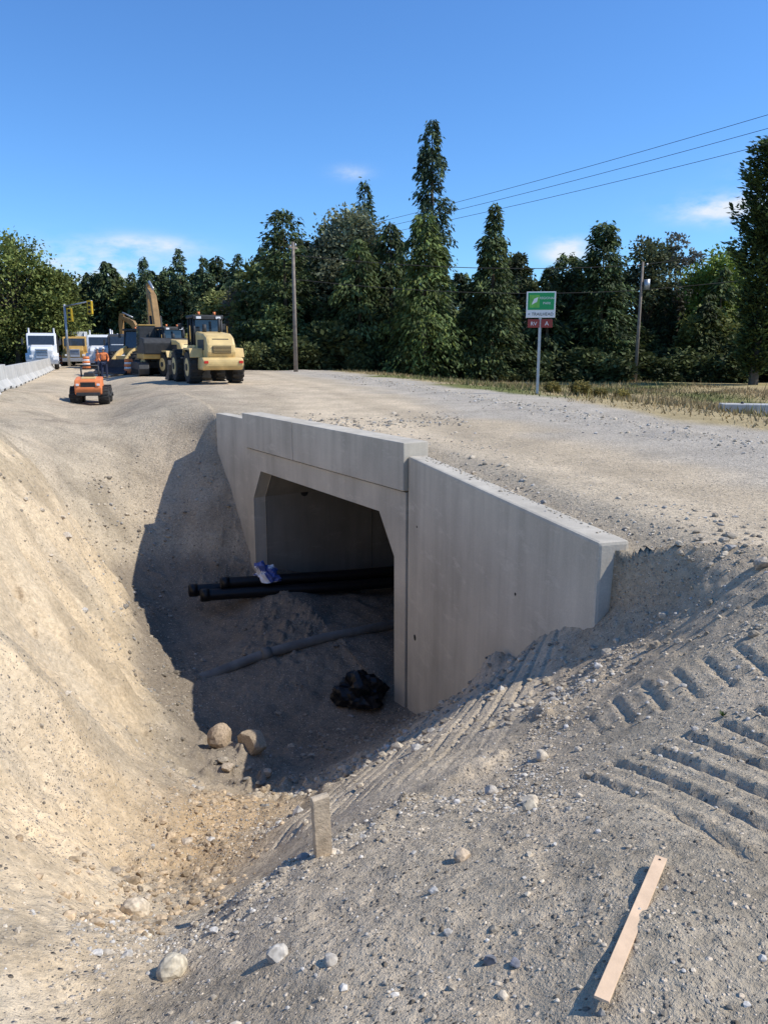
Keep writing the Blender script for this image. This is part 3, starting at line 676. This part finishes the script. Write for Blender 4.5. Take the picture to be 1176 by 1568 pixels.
# ------------------------------------------------------------------ sign
sx,sy=5.35,27.2; z0=hz(sx,sy); sg_=empty('trailhead_sign',(sx,sy,z0),rad(-6))
box(sg_,'post',(0,0,1.55),(.09,.09,3.1),M_steel,.01)
box(sg_,'main_panel',(0,-.07,3.02),(.98,.03,.86),M_white,.008)
box(sg_,'green_field',(0,-.09,3.13),(.88,.008,.56),M_green,.002)
box(sg_,'emblem_field',(-.22,-.096,3.13),(.34,.006,.42),simple('lime',(.15,.45,.08),.5),.002)
o=extr(sg_,'emblem_leaf',[(-.1,-.12),(-.02,.08),(.12,.14),(.08,-.02),(-.04,-.08)],0,.004,M_white,0,loc=(-.22,-.10,3.13)); o.rotation_euler=(0,0,rad(-90))
def text(p,t,loc,size,mat):
    cu=D.curves.new('txt','FONT'); cu.body=t; cu.size=size; cu.align_x='CENTER'; cu.extrude=.002; cu.materials.append(mat)
    o=D.objects.new('lettering',cu); o.location=loc; o.rotation_euler=(rad(90),0,0); o.parent=p; link(o)
text(sg_,'REGIONAL',(.2,-.097,3.2),.11,M_white); text(sg_,'PARK',(.2,-.097,3.03),.11,M_white); text(sg_,'< TRAILHEAD',(0,-.09,2.66),.14,M_dark)
box(sg_,'lower_panel_1',(-.22,-.07,2.4),(.4,.03,.28),M_red,.008); box(sg_,'lower_panel_2',(.22,-.07,2.4),(.38,.03,.28),M_red,.008)
text(sg_,'RV',(-.22,-.09,2.33),.18,M_white); text(sg_,'A',(.22,-.09,2.33),.2,M_white)
box(sg_,'bracket',(0,-.05,2.4),(.8,.03,.05),M_steel,.005)
# ------------------------------------------------------------------ poles & wires
def wire(name,a,b,sag,r=.009):
    a=Vector(a);b=Vector(b); pts=[]
    for i in range(17):
        t=i/16; p=a.lerp(b,t); p.z-=sag*4*t*(1-t); pts.append(p)
    return pipe(name,pts,r,M_black)
def pole(x,y,top,zg,arm=True,r=.17):
    g=empty('utility_pole',(x,y,zg))
    cyl(g,'shaft',(0,0,-.5),(0,0,top-zg),r,M_pole,r2=r*.65,seg=14)
    if arm: box(g,'crossarm',(0,0,top-zg-.35),(.9,.1,.1),M_pole,.01,rot=(0,0,rad(60)))
    for s in(-1,0,1): cyl(g,'insulator_%d'%(s+2),(s*.2,-s*.33,top-zg-.33),(s*.2,-s*.33,top-zg-.13),.05,M_steel,seg=10)
    return g
pole(-5.85,52,8.2,-.4,True,.15)
g=pole(18.0,56,7.4,-1,False,.13); cyl(g,'transformer',(.3,-.25,6.5),(.3,-.25,7.2),.2,M_steel); box(g,'bracket',(.15,-.12,6.8),(.3,.1,.1),M_dark,0)
pole(24,20.5,12.0,-1)
for i,(z0,z1) in enumerate([(8.2,11.4),(7.95,10.75),(7.7,10.0)]): wire('power_line',(-5.85+.15*i,52,z0),(24-.3*i,20.5,z1),.45,.010)
wire('power_line',(-5.85,52,7.4),(18.0,56,7.2),.5,.024); wire('power_line',(18.0,56,7.2),(45,60,12),.3,.024); wire('power_line',(-5.85,52,5.9),(18.0,56,5.5),.5,.022); wire('power_line',(18.0,56,5.5),(45,60,9),.3,.022)
wire('power_line',(-5.85,52,8.1),(-30,110,9.5),.6,.014); pole(-30,110,9.8,0)
g=empty('traffic_signal',(-27.3,68,0))
cyl(g,'mast',(0,0,0),(0,0,5.2),.12,M_steel,r2=.09); cyl(g,'mast_arm',(0,0,5.0),(2.6,-.5,5.45),.08,M_steel,r2=.05)
M_sig=simple('signal_yellow',(.65,.42,.03),.5)
for i,(xx,zz) in enumerate(((.5,4.3),(2.4,4.9))):
    box(g,'signal_head_%d'%i,(xx,-.2*xx-.1,zz),(.42,.3,1.1),M_sig,.03)
    for k in range(3): cyl(g,'lens_%d_%d'%(i,k),(xx,-.2*xx-.28,zz-.35+k*.35),(xx,-.2*xx-.25,zz-.35+k*.35),.12,M_black,seg=12)
g=empty('blue_house',(17.0,70,-1),rad(8))
extr(g,'walls',[(-3,0),(-3,3.2),(0,5.0),(3,3.2),(3,0)],-5,5,M_blue,0)
for s in(-1,1): extr(g,'roof_%d'%(s+2),[(s*3.5,2.95),(s*3.5,3.08),(0,5.2),(0,5.05)],-5.4,5.4,M_roof,0)
for xx in(-3,0,3): box(g,'window_%d'%(xx+4),(xx,-3.02,1.8),(1.2,.06,1.1),M_glass,.01); box(g,'window_trim_%d'%(xx+4),(xx,-3.01,1.8),(1.4,.04,1.3),M_white,.01)
box(g,'door',(1.6,-3.02,1.05),(.95,.06,2.1),M_white,.01)
# ------------------------------------------------------------------ trees
def leaves(P,T,l,wd,cols,rg):
    n=len(P); up=rg.normal(size=(n,3))*.55+np.array([0,0,1])
    Bv=np.cross(T,up); Bv/=np.linalg.norm(Bv,axis=1,keepdims=True)+1e-9
    l=l[:,None]; wd=wd[:,None]
    V=np.stack([P,P+T*l*.45+Bv*wd*.5,P+T*l,P+T*l*.45-Bv*wd*.5],1)
    return V.reshape(-1,3),np.arange(n*4).reshape(-1,4),np.repeat(cols,4,0)
def tube(a,b,r0,r1,seg=7):
    a=np.array(a,float);b=np.array(b,float);d=b-a; d/=np.linalg.norm(d); u=np.cross(d,[.3,.9,.2]); u/=np.linalg.norm(u); v=np.cross(d,u)
    an=np.linspace(0,2*np.pi,seg,endpoint=False); ring=np.cos(an)[:,None]*u+np.sin(an)[:,None]*v
    V=np.r_[a+ring*r0,b+ring*r1]; i=np.arange(seg); j=(i+1)%seg
    return V,np.stack([i,j,j+seg,i+seg],-1)
def assemble(parts,leafset):
    V=[];F=[];Mi=[];Cc=[];o=0
    for v,f in parts:
        V.append(v);F.append(f+o);Mi.append(np.zeros(len(f),int));Cc.append(np.tile([.1,.08,.06],(len(v),1)));o+=len(v)
    v,f,c=leafset; V.append(v);F.append(f+o);Mi.append(np.ones(len(f),int));Cc.append(c)
    return np.concatenate(V),np.concatenate(F),np.concatenate(Cc),np.concatenate(Mi)
def conifer(seed,H,R,style='spire',dens=1.0,base=(.045,.068,.026),low=.04,lsz=1.0,per=26):
    rg=np.random.default_rng(seed)
    nb_=int(19*H*dens)
    zf=low+(1-low)*rg.uniform(0,1,nb_)**1.1; zf=np.clip(zf,low,.985)
    u=(zf-low)/(1-low)
    if style=='spire': pr=(1-u)**.8*(.75+.25*np.minimum(1,u*8))
    elif style=='round': pr=np.sqrt(np.clip(1-u**2.6,0,1))*(.75+.25*np.minimum(1,u*5))
    elif style=='column': pr=np.sqrt(np.clip(1-u**5,0,1))*(.55+.45*np.minimum(1,u*2.5))
    else: pr=(1-u)**.55*(.6+.4*np.minimum(1,u*5))
    tier=.88+.16*np.sin(zf*H*2.6+rg.uniform(0,6))
    az=rg.uniform(0,2*np.pi,nb_)
    lobe=1+.2*np.sin(az*2+rg.uniform(0,6)+zf*7)+.13*np.sin(az*3+zf*13)
    Lb=R*pr*tier*lobe*rg.uniform(.6,1.12,nb_)+.12
    bc=rg.uniform(.45,1.6,nb_)
    b=np.repeat(np.arange(nb_),per)
    s=rg.uniform(0.12,1,len(b))**.6
    keepm=rg.uniform(0,1,len(b))<np.clip(Lb[b]/R*1.6+.15,0,1); b=b[keepm]; s=s[keepm]
    a=az[b]+rg.normal(0,.15,len(b)); rr=Lb[b]*s
    droop={'spire':.42,'round':.15,'column':-1.1}.get(style,.6)
    z=zf[b]*H-droop*rr*s*.8+rg.normal(0,.12,len(b))+ (.12*rr)
    lean=rg.uniform(-.015,.015,2)
    P=np.stack([np.cos(a)*rr+lean[0]*z,np.sin(a)*rr+lean[1]*z,np.maximum(z,.15)],-1)+rg.normal(0,.07,(len(b),3))
    ta=a+rg.normal(0,.7,len(b)); T=np.stack([np.cos(ta),np.sin(ta),-.5-droop*.8+rg.normal(0,.35,len(b))],-1); T/=np.linalg.norm(T,axis=1,keepdims=True)
    l=rg.uniform(.24,.5,len(b))*lsz; wd=l*rg.uniform(.30,.46,len(b))
    col=np.array(base)*(bc[b]*rg.uniform(.7,1.3,len(b)))[:,None]*np.where(rg.uniform(0,1,(len(b),1))<.15,np.array([[1.5,1.3,.9]]),1)
    parts=[tube((0,0,-.3),(lean[0]*H,lean[1]*H,H*.97),.02*H+.03,.015)]
    for k in rg.choice(nb_,min(40,nb_),replace=False):
        p=np.array([lean[0]*zf[k]*H,lean[1]*zf[k]*H,zf[k]*H]); q=p+np.array([math.cos(az[k])*Lb[k],math.sin(az[k])*Lb[k],-droop*Lb[k]*.6+.1*Lb[k]])*.9
        parts.append(tube(p,q,.035,.008,4))
    return assemble(parts,leaves(P,T,l,wd,col,rg))
def broadleaf(seed,H,R,base=(.07,.10,.03),dens=1.0,low=.25,lsz=1.0,npc=230):
    rg=np.random.default_rng(seed); parts=[]
    parts.append(tube((0,0,-.3),(rg.normal(0,.1),rg.normal(0,.1),H*.5),.022*H+.05,.012*H+.02))
    ncl=int(26*dens); P=[];Cc=[];T=[]
    for i in range(ncl):
        th=rg.uniform(0,6.283); u=rg.uniform(0,1); zz=low*H+(1-low)*H*(.08+.86*u)
        rad_=R*np.sqrt(max(.05,1-((u-.42)/.62)**2))*rg.uniform(.25,.85)
        c0=np.array([math.cos(th)*rad_,math.sin(th)*rad_,zz])
        parts.append(tube((0,0,H*rg.uniform(.25,.5)),c0,.012*H,.012,5))
        cr=R*rg.uniform(.26,.45); n=npc
        d=rg.normal(size=(n,3)); d/=np.linalg.norm(d,axis=1,keepdims=True)
        r_=cr*rg.uniform(.35,1.15,n)[:,None]*(1+.35*np.sin(d[:,:1]*4+i)*np.sin(d[:,2:]*5+i)); P.append(c0+d*r_*np.array([1,1,.8])); T.append(d*.6+rg.normal(size=(n,3))*.6)
        Cc.append(np.array(base)*(rg.uniform(.55,1.55)*rg.uniform(.75,1.25,n))[:,None])
    P=np.concatenate(P);T=np.concatenate(T);T/=np.linalg.norm(T,axis=1,keepdims=True);Cc=np.concatenate(Cc)
    l=rg.uniform(.2,.42,len(P))*lsz
    return assemble(parts,leaves(P,T,l,l*.65,Cc,rg))
def puttree(name,data,x,y,rz=0):
    V,F,Cc,Mi=data; o=mesh_np(name,V,F,[M_bark,M_leaf],col=Cc*1.3,midx=Mi); o.location=(x,y,hz(x,y)); o.rotation_euler=(0,0,rz); return o
dk=(.053,.073,.028); md=(.070,.094,.034)
puttree('cedar_tree',conifer(1,11.8,2.9,'round',1.7,dk),-7.6,62)
puttree('cedar_tree',conifer(2,11.4,3.4,'droop',1.7,md),-4.8,65)
puttree('fir_tree',conifer(3,17.4,3.8,'spire',1.3,(.048,.072,.036)),-1.6,75)
puttree('maple_tree',broadleaf(4,12.0,3.6,(.16,.17,.10),2.2,.3),-2.9,64)
puttree('cedar_tree',conifer(5,11.2,3.2,'droop',1.8,dk),.6,61)
puttree('fir_tree',conifer(6,19.9,2.5,'droop',1.15,(.058,.082,.045),.12),4.0,65)
puttree('cedar_tree',conifer(7,11.4,3.9,'droop',2.3,(.076,.104,.032)),2.8,57)
puttree('cedar_tree',conifer(8,12.3,3.5,'spire',2.4,dk),7.8,57.5)
puttree('cedar_tree',conifer(18,9.6,3.0,'droop',1.8,md),-1.8,59.5)
puttree('broken_maple_tree',broadleaf(9,10.3,1.4,(.08,.09,.04),.6,.5),11.4,66)
puttree('cedar_tree',conifer(10,9.4,2.5,'round',1.9,dk),14.1,62)
puttree('cypress_tree',conifer(11,11.4,2.5,'round',2.3,(.052,.077,.032)),16.4,60)
puttree('maple_tree',broadleaf(12,11.0,2.6,(.085,.095,.045),1.2,.25),21.7,66)
puttree('sparse_alder_tree',broadleaf(13,12.0,2.3,(.11,.105,.08),.45,.3),25.6,70)
puttree('maple_tree',broadleaf(14,9.8,3.6,(.15,.20,.04),1.6,.15),27.2,64)
puttree('poplar_tree',conifer(15,14.9,1.9,'column',3.0,(.052,.078,.028)),24.6,52)
for i,(x,y,h_,R_) in enumerate([(-33.5,72,11.3,5.5),(-30.2,73,8.3,3.0),(-38,66,9.5,4.5)]):
    puttree('maple_tree',broadleaf(30+i,h_,R_,(.12,.14,.038),2.4,.1),x,y)
puttree('fir_tree',conifer(34,12.2,2.6,'spire',1.3,dk),-36.0,78)
for i,(x,y,h_,R_) in enumerate([(-26.9,90,11.5,3.4),(-23.5,92,12.8,3.5),(-20.2,90,11.7,3.2),(-15.8,86,11.4,3.2),(-12.3,80,11.4,3.2),(-32.5,98,9.3,3.6),(-29.5,94,10.3,3.4),(-18,92,10.6,3.2)]):
    puttree('fir_tree',conifer(40+i,h_,R_,'spire',1.4,(.058,.083,.040)),x,y)
puttree('bare_alder_tree',broadleaf(50,6.6,2.2,(.2,.17,.13),1.0,.1,.6),-13.0,72)
puttree('willow_tree',broadleaf(51,6.4,2.6,(.14,.15,.05),1.4,.05),-15.5,74)
puttree('maple_tree',broadleaf(52,5.2,2.4,(.14,.15,.045),1.3,.0),24.8,60)
var=[conifer(60+i,10,2.9,'droop' if i%2 else 'spire',1.1,(.054+.006*i,.077+.006*i,.034),.02,1.4,22) for i in range(4)]+[broadleaf(70+i,8,3.2,(.10+.02*i,.125+.015*i,.045),1.2,.05,1.5,170) for i in range(3)]
rg=np.random.default_rng(9); V=[];F=[];Cc=[];Mi=[];o=0
spots=[]
for i in range(46): 
    x=-9+i*.98+rg.normal(0,.5); spots.append((x,rg.uniform(66,80),rg.uniform(.8,1.08)*(1.12 if x<3 else .96),rg.choice(7,p=[.2,.18,.17,.15,.1,.1,.1])))
for i in range(34): spots.append((-9+i*1.35+rg.normal(0,.6),rg.uniform(59,65),rg.uniform(.4,.85),rg.choice(7)))
for i in range(40): spots.append((-42+i*.86+rg.normal(0,.5),rg.uniform(92,108),rg.uniform(.85,1.12),rg.choice(7,p=[.2,.2,.2,.2,.08,.07,.05])))
for i in range(22): spots.append((-75+i*2.5+rg.normal(0,.8),rg.uniform(120,150),rg.uniform(.8,1.15),rg.choice(7)))
for i in range(12): spots.append((33+i*3,rg.uniform(50,75),rg.uniform(.8,1.2),rg.choice(7)))
for i in range(10): spots.append((-50-i*3,rg.uniform(50,90),rg.uniform(.8,1.2),rg.choice(7)))
hs=height(np.array([s[0] for s in spots]),np.array([s[1] for s in spots]))[0]
for (x,y,s,k),z in zip(spots,hs):
    v,f,cc,mi=var[k]; a=rg.uniform(0,6.28); ca,sa=math.cos(a),math.sin(a); s=float(s)
    vv=np.stack([(v[:,0]*ca-v[:,1]*sa)*s*1.15+x,(v[:,0]*sa+v[:,1]*ca)*s*1.15+y,v[:,2]*s*(1+rg.uniform(-.1,.12))+z],-1)
    V.append(vv);F.append(f+o);Cc.append(cc*rg.uniform(.65,1.5));Mi.append(mi);o+=len(v)
mesh_np('distant_trees',np.concatenate(V),np.concatenate(F),[M_bark,M_leaf],col=np.concatenate(Cc),midx=np.concatenate(Mi))
V=[];F=[];Cc=[];Mi=[];o=0
sv=[broadleaf(80+i,2.2,1.7,[(.10,.12,.045),(.13,.14,.05),(.07,.085,.03)][i],.7,-.05,.9) for i in range(3)]
for i in range(60):
    x=-11+i*.72+rg.normal(0,.6); y=rg.uniform(56,60); s=rg.uniform(.35,1.3)**1.2; v,f,cc,mi=sv[rg.choice(3,p=[.3,.2,.5])]
    z=hz(x,y)-.1; V.append(v*s*np.array([rg.uniform(.8,1.6),1,rg.uniform(.5,1.2)])+np.array([x,y,z]));F.append(f+o);Cc.append(cc*.9);Mi.append(mi);o+=len(v)
for i in range(22):
    x=-42+i*1.2; y=rg.uniform(80,86); s=rg.uniform(.7,1.3); v,f,cc,mi=sv[rg.choice(3)]
    V.append(v*s+np.array([x,y,0]));F.append(f+o);Cc.append(cc);Mi.append(mi);o+=len(v)
for x,y,s in [(7.2,28.5,.25),(8.2,29.5,.18),(6.5,30,.2),(9.5,31,.2)]:
    v,f,cc,mi=sv[1]; V.append(v*s+np.array([x,y,hz(x,y)-.05]));F.append(f+o);Cc.append(cc*np.array([1.6,1.2,1]));Mi.append(mi);o+=len(v)
mesh_np('shrubs',np.concatenate(V),np.concatenate(F),[M_bark,M_leaf],col=np.concatenate(Cc),midx=np.concatenate(Mi))
n=90000; dd=1.9+rg.uniform(0,1,n)**.8*22; t=rg.uniform(-2,46,n)
x=6.5-.279*t+.96*dd; y=13+.96*t+.279*dd; dns=fbm(x*.4,y*.4,130,3); k=dns+rg.uniform(-.3,1.1,n)>0; x=x[k];y=y[k];dd=dd[k];n=len(x)
z=height(x,y)[0]; a=rg.uniform(0,6.28,n); hgt=rg.uniform(.04,.17,n)*(1+.7*fbm(x*.3,y*.3,140,2)).clip(.3,2)*(.5+.5*ss(1.9,4,dd)); hgt=np.where(rg.uniform(0,1,n)<.02,hgt*2.6,hgt); wd=rg.uniform(.012,.035,n)
sdv=np.stack([np.cos(a),np.sin(a),a*0],-1)*wd[:,None]; ln=rg.normal(0,.08,(n,3)); b0=np.stack([x,y,z-.03],-1); up=np.array([0,0,1.])*hgt[:,None]
Vg=np.stack([b0-sdv,b0+sdv,b0+sdv*.5+up*.6+ln*.5,b0+up+ln],1).reshape(-1,3)
mixg=ss(-.8,.4,-fbm(x*.25,y*.25,90,3)+rg.normal(0,.3,n))[:,None]
gc=(np.array([[.42,.31,.16]])*mixg+np.array([[.17,.17,.055]])*(1-mixg))*rg.uniform(.65,1.2,(n,1))
mesh_np('grass',Vg,np.arange(n*4).reshape(-1,4),[M_grass],col=np.repeat(gc,4,0))
# ------------------------------------------------------------------ sun, sky
el=rad(47); azv=rad(-5)
sd_=Vector((math.cos(el)*math.cos(azv),math.cos(el)*math.sin(azv),math.sin(el)))
L=D.lights.new('sun','SUN'); L.energy=5.0; L.angle=rad(.5); L.color=(1,.955,.87)
so=link(D.objects.new('sun',L)); so.rotation_euler=sd_.to_track_quat('Z','Y').to_euler(); so.location=(30,0,40)
Wd=D.worlds.new('World'); S.world=Wd; Wd.use_nodes=True; nt=Wd.node_tree; bg=nt.nodes['Background']
sky=nt.nodes.new('ShaderNodeTexSky'); sky.sky_type='NISHITA'; sky.sun_disc=False; sky.sun_elevation=el
sky.sun_rotation=math.atan2(sd_.x,sd_.y)
sky.air_density=1.0; sky.dust_density=.2; sky.ozone_density=1.5
tint=nt.nodes.new('ShaderNodeVectorMath'); tint.operation='MULTIPLY'; nt.links.new(sky.outputs[0],tint.inputs[0]); tint.inputs[1].default_value=(.58,.98,1.46)
tc=nt.nodes.new('ShaderNodeTexCoord').outputs['Generated']
mask=None
def wisp(d,rx,amp):
    global mask
    d=Vector(d).normalized(); hdir=Vector((d.y,-d.x,0)).normalized(); vdir=hdir.cross(d)
    def dot(v):
        n=nt.nodes.new('ShaderNodeVectorMath'); n.operation='DOT_PRODUCT'; nt.links.new(tc,n.inputs[0]); n.inputs[1].default_value=v; return n.outputs['Value']
    a=math_(nt,'DIVIDE',dot(hdir),rx[0]); b=math_(nt,'DIVIDE',dot(vdir),rx[1])
    r2=math_(nt,'ADD',math_(nt,'MULTIPLY',a,a),math_(nt,'MULTIPLY',b,b))
    f=math_(nt,'MULTIPLY',math_(nt,'GREATER_THAN',dot(d),0.0),math_(nt,'EXPONENT',math_(nt,'MULTIPLY',r2,-1.0)))
    f=math_(nt,'MULTIPLY',f,amp)
    mask=f if mask is None else math_(nt,'ADD',mask,f)
wisp((.418,1,.168),(.05,.014),1.3); wisp((.455,1,.205),(.03,.02),.35); wisp((.2245,1,.118),(.025,.015),1.3); wisp((-.04,1,.208),(.02,.008),.5); wisp((-.38,1,.095),(.10,.022),1.5); wisp((-.30,1,.125),(.06,.010),.9)
mp=nt.nodes.new('ShaderNodeMapping'); mp.inputs['Scale'].default_value=(1,1,2.6); mp.inputs['Rotation'].default_value=(0,.35,0); nt.links.new(tc,mp.inputs[0])
nz=ramp(nt,noise(nt,mp.outputs[0],11,6,.6),[(.40,0),(.64,1)])
f=math_(nt,'MINIMUM',math_(nt,'MULTIPLY',mask,nz),.85)
mx=nt.nodes.new('ShaderNodeMix'); mx.data_type='RGBA'; nt.links.new(f,mx.inputs[0]); nt.links.new(tint.outputs[0],mx.inputs[6]); mx.inputs[7].default_value=(6.8,7.1,7.4,1)
nt.links.new(mx.outputs[2],bg.inputs[0]); bg.inputs[1].default_value=.13
# ------------------------------------------------------------------ camera
cd=D.cameras.new('camera'); cam=link(D.objects.new('camera',cd)); cam.location=(0,0,1.5); cam.rotation_euler=(rad(78),0,0)
cd.sensor_fit='VERTICAL'; cd.sensor_height=24; cd.lens=24*.7513; cd.clip_end=5000; cd.clip_start=.05
S.camera=cam
S.view_settings.view_transform='Standard'; S.view_settings.look='None'; S.view_settings.exposure=0
